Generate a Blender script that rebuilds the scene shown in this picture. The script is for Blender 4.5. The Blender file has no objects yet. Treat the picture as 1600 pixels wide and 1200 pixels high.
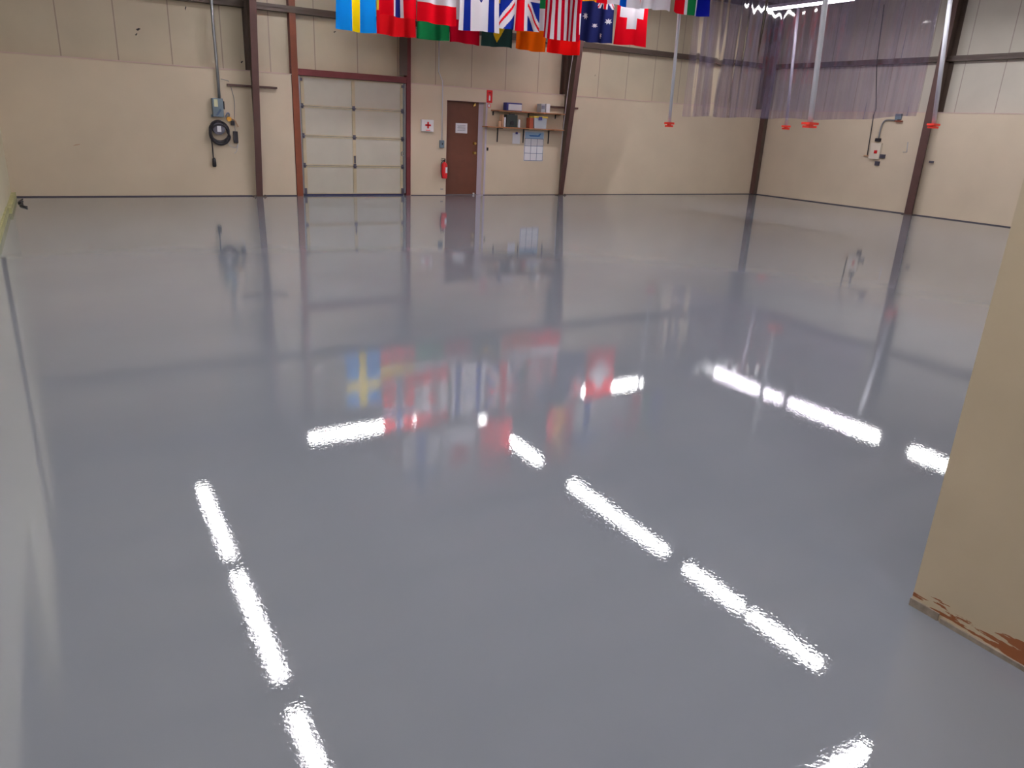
import bpy, bmesh, math, random
from mathutils import Vector, Matrix
random.seed(7)
C = bpy.context.scene.collection
sc = bpy.context.scene

# ------------------------------------------------------------------ camera
F_PX, YAW, PIT, ROL, CAM_H = 1157.5, 0.5522, 0.3363, 0.0503, 1.6825
_f = Vector((math.sin(YAW)*math.cos(PIT), math.cos(YAW)*math.cos(PIT), -math.sin(PIT)))
_r = Vector((math.cos(YAW), -math.sin(YAW), 0)); _u = _r.cross(_f)
RT = _r*math.cos(ROL)+_u*math.sin(ROL); UP = -_r*math.sin(ROL)+_u*math.cos(ROL)
cd = bpy.data.cameras.new('camera'); cam = bpy.data.objects.new('camera', cd); C.objects.link(cam)
cd.sensor_width = 36; cd.lens = F_PX/1600*36; cd.clip_start = .05; cd.clip_end = 200
cam.matrix_world = Matrix(((RT.x, UP.x, -_f.x, 0), (RT.y, UP.y, -_f.y, 0), (RT.z, UP.z, -_f.z, CAM_H), (0, 0, 0, 1)))
sc.camera = cam

def at(px, py, ax, val):
    """the point of the plane (axis ax = val) that the photograph shows at a pixel"""
    d = _f+RT*((px-800)/F_PX)+UP*(-(py-600)/F_PX)
    o = Vector((0, 0, CAM_H)); return o+d*((val-o[ax])/d[ax])

# ------------------------------------------------------------------ world and exposure
w = bpy.data.worlds.new('world'); sc.world = w; w.use_nodes = True
w.node_tree.nodes['Background'].inputs[0].default_value = (.5, .52, .6, 1)
w.node_tree.nodes['Background'].inputs[1].default_value = .2
sc.view_settings.view_transform = 'Standard'; sc.view_settings.look = 'None'
sc.view_settings.gamma = 1; sc.view_settings.use_curve_mapping = False
sc.view_settings.exposure = 0.0
TUBE_POWER = 70.0
try:
    sc.cycles.max_bounces = 10; sc.cycles.transparent_max_bounces = 16
    sc.cycles.sample_clamp_indirect = 8; sc.cycles.use_denoising = True
except Exception: pass

# ------------------------------------------------------------------ materials
def lin(c): return tuple((x/12.92 if x <= .04045 else ((x+.055)/1.055)**2.4) for x in [v/255 for v in c])+(1,)
def mat(name, rgb, rough=.6, metal=0, var=.0, vscale=4, bump=0, bscale=30, spec=.5, coat=0, emit=None, estr=0):
    m = bpy.data.materials.new(name); m.use_nodes = True; nt = m.node_tree; b = nt.nodes['Principled BSDF']
    col = lin(rgb); b.inputs['Base Color'].default_value = col
    b.inputs['Roughness'].default_value = rough; b.inputs['Metallic'].default_value = metal
    b.inputs['Specular IOR Level'].default_value = spec; b.inputs['Coat Weight'].default_value = coat
    tc = nt.nodes.new('ShaderNodeTexCoord')
    if var:
        n = nt.nodes.new('ShaderNodeTexNoise'); n.inputs['Scale'].default_value = vscale; n.inputs['Detail'].default_value = 5
        nt.links.new(tc.outputs['Object'], n.inputs['Vector'])
        r = nt.nodes.new('ShaderNodeValToRGB'); r.color_ramp.elements[0].position = .3; r.color_ramp.elements[1].position = .7
        r.color_ramp.elements[0].color = tuple(x*(1-var) for x in col[:3])+(1,)
        r.color_ramp.elements[1].color = tuple(min(1, x*(1+var)) for x in col[:3])+(1,)
        nt.links.new(n.outputs['Fac'], r.inputs['Fac']); nt.links.new(r.outputs['Color'], b.inputs['Base Color'])
    if bump:
        n = nt.nodes.new('ShaderNodeTexNoise'); n.inputs['Scale'].default_value = bscale; n.inputs['Detail'].default_value = 3
        nt.links.new(tc.outputs['Object'], n.inputs['Vector'])
        bp = nt.nodes.new('ShaderNodeBump'); bp.inputs['Strength'].default_value = bump; bp.inputs['Distance'].default_value = .01
        nt.links.new(n.outputs['Fac'], bp.inputs['Height']); nt.links.new(bp.outputs['Normal'], b.inputs['Normal'])
    if emit: b.inputs['Emission Color'].default_value = lin(emit); b.inputs['Emission Strength'].default_value = estr
    return m

M = {}
M['board'] = mat('painted_board', (213, 196, 174), .55, var=.035, vscale=1.3, bump=.08, bscale=40)
M['boardside'] = mat('painted_board_edge', (208, 182, 176), .55, var=.03)
M['leftwall'] = mat('left_wall_paint', (214, 206, 180), .5, var=.04, vscale=1.5)
M['darkclad'] = mat('grey_cladding', (120, 116, 118), .6, var=.08)
M['ceil'] = mat('ceiling_liner', (186, 180, 178), .6, var=.04, vscale=1)
M['steel'] = mat('brown_red_oxide_steel', (86, 58, 54), .5, var=.12, vscale=5)
M['girt'] = mat('brown_purlin_steel', (84, 68, 60), .5, var=.1, vscale=4)
M['rust'] = mat('orange_red_primer_steel', (124, 62, 36), .5, var=.18, vscale=3)
M['header'] = mat('dark_red_primer_steel', (108, 40, 44), .5, var=.15, vscale=3)
M['doorpanel'] = mat('overhead_door_skin', (196, 190, 178), .5, var=.04, vscale=2.5)
M['doorstile'] = mat('overhead_door_stile', (196, 180, 150), .5, var=.1, vscale=4)
M['galv'] = mat('galvanised_steel', (150, 152, 158), .35, .7, var=.06)
M['hinge'] = mat('dull_zinc', (96, 92, 108), .4, .5)
M['brown'] = mat('brown_door_paint', (104, 60, 44), .45, var=.08, vscale=6)
M['brass'] = mat('brass', (214, 180, 110), .25, .9)
M['white'] = mat('white_paint', (226, 222, 226), .45)
M['paper'] = mat('paper', (226, 226, 234), .7)
M['ink'] = mat('grey_ink', (120, 124, 140), .7)
M['red'] = mat('bright_red', (216, 20, 30), .4)
M['redlite'] = mat('red_orange_plastic', (240, 60, 44), .45)
M['black'] = mat('black_rubber', (34, 30, 40), .45, var=.1)
M['bluegrey'] = mat('blue_grey_metal', (112, 128, 142), .45, .2, var=.06)
M['blue'] = mat('blue_print', (70, 120, 190), .6)
M['navy'] = mat('dark_blue_card', (60, 60, 130), .6)
M['wood'] = mat('varnished_pine', (158, 104, 66), .5, var=.15, vscale=9)
M['tan'] = mat('tan_cardboard', (190, 150, 120), .7)
M['brick'] = mat('red_brown_card', (150, 66, 44), .6)
M['tote'] = mat('grey_translucent_plastic', (170, 176, 186), .4)
M['yellow'] = mat('yellow_plastic', (222, 196, 80), .5)
M['amber'] = mat('amber_plastic', (224, 160, 60), .5)
M['darkgreen'] = mat('dark_grey_green_plastic', (48, 56, 56), .4)
M['pipe'] = mat('white_pipe', (206, 206, 216), .35)
M['string'] = mat('cable', (90, 88, 92), .5)
M['tube'] = mat('fluorescent_tube', (250, 245, 255), .5, emit=(250, 250, 250), estr=TUBE_POWER)

def seam_mat(name, rgb, axis, off, pitch, seam=(128, 100, 96)):
    """insulation panels with a narrow seam every `pitch` metres"""
    m = mat(name, rgb, .5, var=.06, vscale=1.2, bump=.25, bscale=3.0); nt = m.node_tree; b = nt.nodes['Principled BSDF']
    tc = nt.nodes.new('ShaderNodeTexCoord'); sp = nt.nodes.new('ShaderNodeSeparateXYZ'); nt.links.new(tc.outputs['Object'], sp.inputs[0])
    def mth(op, a, bb=None):
        n = nt.nodes.new('ShaderNodeMath'); n.operation = op
        for i, v in enumerate((a, bb)):
            if v is None: continue
            if isinstance(v, (int, float)): n.inputs[i].default_value = v
            else: nt.links.new(v, n.inputs[i])
        return n.outputs[0]
    t = mth('SUBTRACT', sp.outputs[axis], off); t = mth('DIVIDE', t, pitch); t = mth('FRACT', t)
    t = mth('SUBTRACT', t, .5); t = mth('ABSOLUTE', t); t = mth('GREATER_THAN', t, .5-.011/pitch)
    mx = nt.nodes.new('ShaderNodeMix'); mx.data_type = 'RGBA'
    src = b.inputs['Base Color'].links[0].from_socket
    t = mth('MULTIPLY', t, .55)
    nt.links.new(t, mx.inputs[0]); nt.links.new(src, mx.inputs[6]); mx.inputs[7].default_value = lin(seam)
    nt.links.new(mx.outputs[2], b.inputs['Base Color'])
    return m
M['upback'] = seam_mat('insulated_panels_back', (202, 188, 166), 0, .401, .93)
M['upright'] = seam_mat('insulated_panels_right', (200, 192, 180), 1, .70, .93)

def floor_mat():
    m = bpy.data.materials.new('grey_epoxy_coating'); m.use_nodes = True; nt = m.node_tree; b = nt.nodes['Principled BSDF']
    L = nt.links.new
    tc = nt.nodes.new('ShaderNodeTexCoord')
    n = nt.nodes.new('ShaderNodeTexNoise'); n.inputs['Scale'].default_value = .5; n.inputs['Detail'].default_value = 4
    L(tc.outputs['Object'], n.inputs['Vector'])
    r = nt.nodes.new('ShaderNodeValToRGB'); r.color_ramp.elements[0].position = .3; r.color_ramp.elements[1].position = .7
    r.color_ramp.elements[0].color = lin((131, 136, 148)); r.color_ramp.elements[1].color = lin((138, 142, 153))
    L(n.outputs['Fac'], r.inputs['Fac']); L(r.outputs['Color'], b.inputs['Base Color'])
    b.inputs['Roughness'].default_value = .018; b.inputs['IOR'].default_value = 1.8
    # orange-peel texture of the cured resin plus long lazy waves
    n1 = nt.nodes.new('ShaderNodeTexNoise'); n1.inputs['Scale'].default_value = 62; n1.inputs['Detail'].default_value = 2
    n2 = nt.nodes.new('ShaderNodeTexNoise'); n2.inputs['Scale'].default_value = 2.6; n2.inputs['Detail'].default_value = 1
    for q in (n1, n2): L(tc.outputs['Object'], q.inputs['Vector'])
    b1 = nt.nodes.new('ShaderNodeBump'); b1.inputs['Strength'].default_value = 1; b1.inputs['Distance'].default_value = .00014
    b2 = nt.nodes.new('ShaderNodeBump'); b2.inputs['Strength'].default_value = 1; b2.inputs['Distance'].default_value = .00025
    L(n1.outputs['Fac'], b1.inputs['Height']); L(n2.outputs['Fac'], b2.inputs['Height'])
    L(b2.outputs['Normal'], b1.inputs['Normal']); L(b1.outputs['Normal'], b.inputs['Normal'])
    return m
M['floor'] = floor_mat()

def pillar_mat():
    """cream paint worn through to brown board in a ragged band near the floor"""
    m = mat('cream_paint_worn_at_the_foot', (203, 187, 163), .6, var=.05, vscale=3, bump=.05); nt = m.node_tree; b = nt.nodes['Principled BSDF']
    L = nt.links.new; src = b.inputs['Base Color'].links[0].from_socket
    tc = nt.nodes.new('ShaderNodeTexCoord'); mp = nt.nodes.new('ShaderNodeMapping'); mp.inputs['Scale'].default_value = (9, 9, 60)
    L(tc.outputs['Object'], mp.inputs[0])
    n = nt.nodes.new('ShaderNodeTexNoise'); n.inputs['Scale'].default_value = 1; n.inputs['Detail'].default_value = 6; L(mp.outputs[0], n.inputs['Vector'])
    mp2 = nt.nodes.new('ShaderNodeMapping'); mp2.inputs['Scale'].default_value = (7, 7, 14); L(tc.outputs['Object'], mp2.inputs[0])
    n2 = nt.nodes.new('ShaderNodeTexNoise'); n2.inputs['Scale'].default_value = 1; n2.inputs['Detail'].default_value = 7; L(mp2.outputs[0], n2.inputs['Vector'])
    sp = nt.nodes.new('ShaderNodeSeparateXYZ'); L(tc.outputs['Object'], sp.inputs[0])
    def mr(a, f0, f1, t0, t1):
        q = nt.nodes.new('ShaderNodeMapRange'); L(a, q.inputs[0])
        for i, v in zip((1, 2, 3, 4), (f0, f1, t0, t1)): q.inputs[i].default_value = v
        return q.outputs[0]
    def mth(op, a, bb):
        q = nt.nodes.new('ShaderNodeMath'); q.operation = op
        for i, v in enumerate((a, bb)):
            if isinstance(v, (int, float)): q.inputs[i].default_value = v
            else: L(v, q.inputs[i])
        return q.outputs[0]
    hz = mr(sp.outputs[2], .03, .125, .36, -.14)                  # wear fades out upwards
    lo = mr(sp.outputs[2], .0, .035, -.45, 0)                 # and spares the lowest lip
    ny = mr(sp.outputs[1], .75, 1.22, .12, -.16)
    a = mth('ADD', n.outputs['Fac'], hz); a = mth('ADD', a, lo); a = mth('ADD', a, ny)
    a = mth('ADD', a, mth('MULTIPLY', mth('SUBTRACT', n2.outputs['Fac'], .5), .5))
    k = mr(a, .66, .68, 0, 1)
    mx = nt.nodes.new('ShaderNodeMix'); mx.data_type = 'RGBA'; L(k, mx.inputs[0]); L(src, mx.inputs[6]); mx.inputs[7].default_value = lin((150, 88, 50))
    L(mx.outputs[2], b.inputs['Base Color'])
    return m
M['pillar'] = pillar_mat()

def plastic_mat():
    m = bpy.data.materials.new('clear_plastic_sheet'); m.use_nodes = True; nt = m.node_tree; nt.nodes.clear(); L = nt.links.new
    out = nt.nodes.new('ShaderNodeOutputMaterial')
    tr = nt.nodes.new('ShaderNodeBsdfTransparent'); tr.inputs[0].default_value = (.77, .71, .81, 1)
    df = nt.nodes.new('ShaderNodeBsdfDiffuse'); df.inputs[0].default_value = (.27, .23, .36, 1)
    gl = nt.nodes.new('ShaderNodeBsdfGlossy'); gl.inputs['Roughness'].default_value = .05; gl.inputs[0].default_value = (1, 1, 1, 1)
    tc = nt.nodes.new('ShaderNodeTexCoord'); mp = nt.nodes.new('ShaderNodeMapping'); mp.inputs['Scale'].default_value = (9, 9, .35); L(tc.outputs['Object'], mp.inputs[0])
    n = nt.nodes.new('ShaderNodeTexNoise'); n.inputs['Scale'].default_value = 1; n.inputs['Detail'].default_value = 5; L(mp.outputs[0], n.inputs['Vector'])
    r = nt.nodes.new('ShaderNodeMapRange'); L(n.outputs['Fac'], r.inputs[0])
    for i, v in zip((1, 2, 3, 4), (.38, .68, .12, .5)): r.inputs[i].default_value = v
    m1 = nt.nodes.new('ShaderNodeMixShader'); L(r.outputs[0], m1.inputs[0]); L(tr.outputs[0], m1.inputs[1]); L(df.outputs[0], m1.inputs[2])
    fr = nt.nodes.new('ShaderNodeFresnel'); fr.inputs[0].default_value = 1.32
    m2 = nt.nodes.new('ShaderNodeMixShader'); L(fr.outputs[0], m2.inputs[0]); L(m1.outputs[0], m2.inputs[1]); L(gl.outputs[0], m2.inputs[2])
    L(m2.outputs[0], out.inputs[0])
    return m
M['plastic'] = plastic_mat()

def cloth(rgb):
    key = 'cloth_%02x%02x%02x' % rgb
    if key in M: return M[key]
    m = bpy.data.materials.new(key); m.use_nodes = True; nt = m.node_tree; nt.nodes.clear(); L = nt.links.new
    out = nt.nodes.new('ShaderNodeOutputMaterial'); c = lin(rgb)
    d = nt.nodes.new('ShaderNodeBsdfDiffuse'); d.inputs[0].default_value = c
    t = nt.nodes.new('ShaderNodeBsdfTranslucent'); t.inputs[0].default_value = c
    x = nt.nodes.new('ShaderNodeMixShader'); x.inputs[0].default_value = .4
    L(d.outputs[0], x.inputs[1]); L(t.outputs[0], x.inputs[2]); L(x.outputs[0], out.inputs[0])
    M[key] = m; return m

# ------------------------------------------------------------------ mesh helpers
def bx(bm, x0, x1, y0, y1, z0, z1, mi=0):
    vs = [bm.verts.new(p) for p in ((x0, y0, z0), (x1, y0, z0), (x1, y1, z0), (x0, y1, z0), (x0, y0, z1), (x1, y0, z1), (x1, y1, z1), (x0, y1, z1))]
    for f in ((0, 3, 2, 1), (4, 5, 6, 7), (0, 1, 5, 4), (1, 2, 6, 5), (2, 3, 7, 6), (3, 0, 4, 7)):
        bm.faces.new([vs[i] for i in f]).material_index = mi
def prism(bm, pts, ax, a0, a1, mi=0):
    """extrude a polygon (two remaining axes in order) along axis ax"""
    def mk(p, a):
        q = list(p); q.insert(ax, a); return bm.verts.new(q)
    A = [mk(p, a0) for p in pts]; B = [mk(p, a1) for p in pts]; n = len(pts)
    fs = [bm.faces.new(A), bm.faces.new(B[::-1])]+[bm.faces.new((A[i], B[i], B[(i+1) % n], A[(i+1) % n])) for i in range(n)]
    for f in fs: f.material_index = mi
def tube(bm, pts, r, seg=10, closed=False, r2=None):
    pts = [Vector(p) for p in pts]; n = len(pts); rings = []
    for i, p in enumerate(pts):
        if closed: t = (pts[(i+1) % n]-pts[i-1]).normalized()
        else: t = (pts[min(i+1, n-1)]-pts[max(i-1, 0)]).normalized()
        a = Vector((0, 0, 1)) if abs(t.z) < .9 else Vector((0, 1, 0))
        s = t.cross(a).normalized(); q = s.cross(t)
        rr = r if r2 is None else r+(r2-r)*i/(n-1)
        rings.append([bm.verts.new(p+s*rr*math.cos(2*math.pi*k/seg)+q*rr*math.sin(2*math.pi*k/seg)) for k in range(seg)])
    for i in range(n if closed else n-1):
        A, B = rings[i], rings[(i+1) % n]
        for k in range(seg): bm.faces.new((A[k], A[(k+1) % seg], B[(k+1) % seg], B[k])).smooth = True
    if not closed: bm.faces.new(rings[0][::-1]); bm.faces.new(rings[-1])
def lathe(bm, prof, cx, cy, seg=20):
    rings = [[bm.verts.new((cx+r*math.cos(2*math.pi*k/seg), cy+r*math.sin(2*math.pi*k/seg), z)) for k in range(seg)] for r, z in prof]
    for A, B in zip(rings, rings[1:]):
        for k in range(seg): bm.faces.new((A[k], A[(k+1) % seg], B[(k+1) % seg], B[k])).smooth = True
    bm.faces.new(rings[0][::-1]); bm.faces.new(rings[-1])
def obj(name, bm, m, parent=None, bevel=0):
    bmesh.ops.recalc_face_normals(bm, faces=bm.faces)
    me = bpy.data.meshes.new(name); bm.to_mesh(me); bm.free()
    for q in (m if isinstance(m, (list, tuple)) else [m]): me.materials.append(q)
    o = bpy.data.objects.new(name, me); C.objects.link(o)
    if parent is not None: o.parent = parent; o.matrix_parent_inverse = Matrix.Translation(-parent.location)
    if bevel:
        b = o.modifiers.new('bevel', 'BEVEL'); b.width = bevel; b.segments = 2; b.limit_method = 'ANGLE'
    return o
def N(): return bmesh.new()
def box(name, x0, x1, y0, y1, z0, z1, m, parent=None, bevel=0):
    bm = N(); bx(bm, x0, x1, y0, y1, z0, z1); return obj(name, bm, m, parent, bevel)
def pipe(name, pts, r, m, parent=None, seg=10, closed=False):
    bm = N(); tube(bm, pts, r, seg, closed); return obj(name, bm, m, parent)
def thing(name, label, cat, loc=(0, 0, 0), group=None):
    o = bpy.data.objects.new(name, None); C.objects.link(o); o.location = loc; o.empty_display_size = .1
    return tag(o, label, cat, group)
def tag(o, label, cat, group=None):
    o['label'] = label; o['category'] = cat
    if group: o['group'] = group
    return o
def struct(o, label=None):
    o['kind'] = 'structure'
    if label: o['label'] = label
    return o
def smooth_path(pts, n=8):
    """Catmull-Rom through points"""
    P = [Vector(p) for p in pts]; P = [P[0]]+P+[P[-1]]; out = []
    for i in range(1, len(P)-2):
        for k in range(n):
            t = k/n; a, b, c, d = P[i-1], P[i], P[i+1], P[i+2]
            out.append(.5*((2*b)+(-a+c)*t+(2*a-5*b+4*c-d)*t*t+(-a+3*b-3*c+d)*t**3))
    return out+[P[-2]]

# ------------------------------------------------------------------ the hall
YB, XR, XL, HB = 16.59, 18.70, -.70, 2.44      # back wall face, right wall face, left wall face, board height
UB, UR = 16.75, 18.86                           # the upper panels sit back behind the boards
EAVE, SLOPE, YF = 5.15, .085, 1.26
def zroof(y): return EAVE+(UB-y)*SLOPE

struct(box('floor', XL-.4, XR+.5, -3.3, 17.2, -.2, 0, M['floor']), 'glossy grey epoxy coated concrete floor')

bm = N()
DX0, DX1, DZ = 8.07, 9.10, 2.15                 # brown door opening
GX0, GX1, GZ = 4.63, 7.05, 2.44                 # overhead door opening
bx(bm, XL, GX0-.14, YB, YB+.3, 0, HB); bx(bm, GX1+.11, DX0, YB, YB+.3, 0, HB)
bx(bm, DX1, XR, YB, YB+.3, 0, HB); bx(bm, DX0, DX1, YB, YB+.3, DZ, HB)
bx(bm, XL, XR+.16, UB, UB+.15, HB, EAVE, 1)
wb = struct(obj('wall_back', bm, [M['board'], M['upback']]), 'cream boarded lower wall with insulated panels above')
bm = N()
bx(bm, XR, XR+.3, YF, YB, 0, HB)
prism(bm, [(YF, HB), (UB, HB), (UB, zroof(UB)), (YF, zroof(YF))], 0, UR, UR+.15, 1)
struct(obj('wall_right', bm, [M['board'], M['upright']]), 'cream boarded right wall with insulated panels above')
bm = N()
bx(bm, XL-.15, XL, -3.2, YB+.3, 0, HB)
bx(bm, XL-.15, XL, 8.2, YB+.3, HB, 5.0); bx(bm, XL-.4, XL-.25, -3.2, 8.2, HB-.1, 6.6, 1)
struct(obj('wall_left', bm, [M['leftwall'], M['darkclad']]), 'pale painted left wall')
bm = N()
bx(bm, XL-.4, 2.64, -3.2, -3.0, 0, 7.0)
struct(obj('wall_front', bm, M['board']))
bm = N(); prism(bm, [(YF-4.3, zroof(YF-4.3)), (UB+.15, zroof(UB+.15)), (UB+.15, zroof(UB+.15)+.12), (YF-4.3, zroof(YF-4.3)+.12)], 0, XL-.4, XR+.5)
struct(obj('ceiling', bm, M['ceil']), 'pale insulated roof lining')
# the wall end beside the camera, worn at its foot
bm = N()
bx(bm, 2.64, XR, YF-.25, YF, 0, 6.5); bx(bm, 2.64, 2.9, -3.2, YF-.25, 0, 6.6)
obj_p = struct(obj('wall_near_right', bm, M['pillar']), 'cream wall end with paint scraped off along its foot')
bm = N(); bx(bm, 2.632, 2.64, -3, YF-.12, 0, .018); bx(bm, 2.634, 2.655, YF-.11, YF+.003, 0, .032)
struct(obj('baseboard_near_right', bm, mat('grubby_plaster_lip', (150, 138, 128), .7, var=.2, vscale=30)), 'grubby plaster lip at the foot of the near wall')

# dark joint line between boards and floor
bm = N()
bx(bm, XL, GX0-.14, YB-.02, YB, 0, .018); bx(bm, GX1+.12, DX0, YB-.02, YB, 0, .012); bx(bm, DX1, XR, YB-.02, YB, 0, .012)
struct(obj('baseboard_back', bm, mat('dark_seam', (60, 50, 70), .6)), 'thin dark joint at the foot of the back wall')
bm = N(); bx(bm, XR-.02, XR, YF, YB, 0, .02)
struct(obj('baseboard_right', bm, mat('dark_seam_right', (70, 64, 76), .6)), 'thin dark joint at the foot of the right wall')
bm = N(); bx(bm, XL, XL+.07, 14.1, YB-.02, 0, .09); bx(bm, XL, XL+.03, -3, 14.1, 0, .11)
struct(obj('baseboard_left', bm, mat('yellowish_trim', (178, 174, 126), .6, var=.2, vscale=8)), 'yellowish trim along the left wall')
bm = N(); bx(bm, XL, GX0-.12, YB-.012, YB+.16, HB, HB+.02); bx(bm, GX1+.1, XR, YB-.012, YB+.16, HB, HB+.02)
struct(obj('trim_1', bm, M['boardside']), 'ledge on top of the back wall boards')
bm = N(); bx(bm, XR-.012, XR+.16, YF, YB, HB, HB+.02)
struct(obj('trim_2', bm, M['boardside']), 'ledge on top of the right wall boards')

for k, (x, y, w_, h_) in enumerate(((216, 46, .09, .05), (213, 54, .04, .05), (378, 97, .05, .05), (290, 13, .03, .08), (523, 50, .06, .03), (930, 118, .02, .04))):
    p = at(x, y, 1, UB-.004); bm = N(); prism(bm, [(p.x-w_/2, p.z), (p.x-.01, p.z-h_/2), (p.x+w_/2, p.z+h_*.3), (p.x+.01, p.z+h_/2)], 1, UB-.006, UB-.001)
    obj('torn_spot', bm, M['black'], wb)
p = at(118, 227, 1, YB); bm = N(); prism(bm, [(p.x-.05, p.z-.015), (p.x+.06, p.z+.012), (p.x+.09, p.z+.03), (p.x+.0, p.z+.012)], 1, YB-.003, YB-.0005); obj('brown_scrape', bm, M['tan'], wb)
# ------------------------------------------------------------------ steelwork
def girt(name, x0, x1, y0, y1, z, label, side):
    bm = N()
    if side == 'back':
        bx(bm, x0, x1, UB-.2, UB, z-.005, z+.005); bx(bm, x0, x1, UB-.2, UB-.19, z-.06, z+.06); bx(bm, x0, x1, UB-.19, UB, z+.05, z+.06); bx(bm, x0, x1, UB-.19, UB, z-.06, z-.05)
    else:
        bx(bm, UR-.2, UR, y0, y1, z-.005, z+.005); bx(bm, UR-.2, UR-.19, y0, y1, z-.06, z+.06); bx(bm, UR-.19, UR, y0, y1, z+.05, z+.06); bx(bm, UR-.19, UR, y0, y1, z-.06, z-.05)
    return tag(obj(name, bm, M['girt']), label, 'steel beam', 'wall girts above the boards')
girt('wall_girt', XL, XR+.1, 0, 0, 3.66, 'brown horizontal steel girt running along the upper back wall', 'back')
girt('wall_girt', 0, 0, YF, UB-.21, 3.66, 'brown horizontal steel girt running along the upper right wall', 'right')

def frame_column(x, label):
    """tapered I column of a rigid frame: flange towards the room, web, back flange"""
    t = thing('steel_column', label, 'column', (x, YB, 0), 'steel columns along the back wall')
    zt = EAVE+.0; y0, y1 = YB-.10, YB-.10-.62*(zt/5.15)
    w = .065
    bm = N()
    prism(bm, [(y0, 0), (y0-.02, 0), (y1-.02, zt), (y1, zt)], 0, x-w, x+w); obj('front_flange', bm, M['steel'], t)
    bm = N(); prism(bm, [(y0, 0), (YB-.005, 0), (YB-.005, HB+.03), (UB-.01, HB+.03), (UB-.01, zt), (y1, zt)], 0, x-.008, x+.008); obj('web', bm, M['girt'], t)
    bm = N(); bx(bm, x-w, x+w, UB-.03, UB-.01, HB+.03, 3.59); bx(bm, x-w, x+w, UB-.22, UB-.21, HB+.03, zt); obj('back_flange', bm, M['girt'], t)
    bm = N(); bx(bm, x-.13, x+.13, YB-.18, YB-.02, 0, .015)
    for s in (-1, 1): lathe(bm, [(.015, .015), (.015, .04)], x+s*.10, YB-.15, 6)
    obj('base_plate', bm, M['girt'], t)
frame_column(3.68, 'tapered brown steel column left of the overhead door')
frame_column(11.36, 'tapered brown steel column right of the shelves')

for x in (3.68, 11.36):      # roof frames carried by the columns
    bm = N(); yy = YB-.72
    prism(bm, [(UB-.01, zroof(UB)-.02), (yy, EAVE-.35), (YF, zroof(YF)-.45), (YF, zroof(YF)-.21), (UB-.01, zroof(UB)-.2)], 0, x-.008, x+.008)
    prism(bm, [(yy, EAVE-.35), (yy, EAVE-.37), (YF, zroof(YF)-.47), (YF, zroof(YF)-.45)], 0, x-.09, x+.09)
    tag(obj('roof_rafter', bm, M['girt']), 'brown steel rafter over the %s column' % ('left' if x < 5 else 'right'), 'steel beam', 'roof rafters')
for k in range(10):
    y = 16.0-k*1.5; z = zroof(y)
    bm = N(); bx(bm, XL, XR, y-.035, y+.035, z-.03, z-.02); bx(bm, XL, XR, y-.005, y+.005, z-.19, z-.03); bx(bm, XL, XR, y-.035, y+.035, z-.2, z-.19)
    tag(obj('roof_purlin', bm, M['girt']), 'brown roof purlin spanning the hall, %s from the back wall' % ['first','second','third','fourth','fifth','sixth','seventh','eighth','ninth','tenth'][k], 'steel beam', 'roof purlins')

def hcol(name, label, x0, x1, y0, y1, z1, ma, mb):
    t = thing(name, label, 'column', ((x0+x1)/2, (y0+y1)/2, 0))
    return t
# right wall column
t = thing('steel_column', 'dark steel column standing against the right wall', 'column', (XR, 11.3, 0))
box('front_flange', XR-.20, XR-.18, 11.22, 11.42, 0, zroof(11.3)-.2, M['steel'], t)
bm = N(); bx(bm, XR-.18, XR-.005, 11.31, 11.33, 0, HB+.03); bx(bm, XR-.18, UR-.005, 11.31, 11.33, HB+.03, zroof(11.3)-.2); obj('web', bm, M['girt'], t)
bm = N(); bx(bm, UR-.03, UR-.005, 11.2, 11.44, HB+.03, 3.59); bx(bm, UR-.03, UR-.005, 11.2, 11.44, 3.73, zroof(11.3)-.2); obj('back_flange', bm, M['girt'], t)
box('base_plate', XR-.25, XR-.02, 11.18, 11.46, .0, .015, M['girt'], t)
# corner column
t = thing('steel_column', 'dark steel column in the corner of back and right walls', 'column', (XR, YB, 0))
box('front_flange', XR-.17, XR-.15, YB-.16, YB-.0, 0.02, EAVE, M['steel'], t)
bm = N(); bx(bm, XR-.15, XR-.012, YB-.16, YB-.15, 0.02, EAVE); bx(bm, XR-.3, XR-.17, YB-.02, YB+.1, HB+.03, EAVE); obj('web', bm, M['girt'], t)
# left wall stud
tag(box('steel_post', XL+.003, XL+.05, 11.2, 11.3, .2, 5.0, M['girt']), 'slim post against the pale left wall', 'post')

# jambs and header of the overhead door
def jamb(x0, x1, ya, label, m, zt):
    t = thing('door_post', label, 'post', (x0, YB, 0), 'steel posts beside the overhead door')
    bm = N(); bx(bm, x0, x1, ya, ya+.012, 0, zt); obj('front_flange', bm, m, t)
    bm = N(); bx(bm, x0, x0+.01, ya+.012, YB+.14, 0, zt); bx(bm, x1-.01, x1, ya+.012, YB+.14, 0, zt); obj('side_flange', bm, M['header'], t)
jamb(4.50, 4.63, YB-.02, 'orange-brown primed steel post left of the overhead door', M['rust'], EAVE)
jamb(7.05, 7.15, YB-.02, 'dark red steel post right of the overhead door', M['header'], EAVE)
tag(box('door_post_backing', 6.86, 7.04, UB-.24, UB-.22, 2.6, EAVE, M['girt']), 'dark flat steel strip above the right end of the overhead door', 'post')
bm = N(); bx(bm, 4.635, 7.045, YB-.02, YB-.01, 2.445, 2.57); bx(bm, 4.635, 7.045, YB-.01, UB-.005, 2.56, 2.57); bx(bm, 4.635, 7.045, YB-.01, UB-.005, 2.445, 2.455)
tag(obj('door_header', bm, M['header']), 'dark red steel header across the top of the overhead door', 'steel beam')

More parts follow.
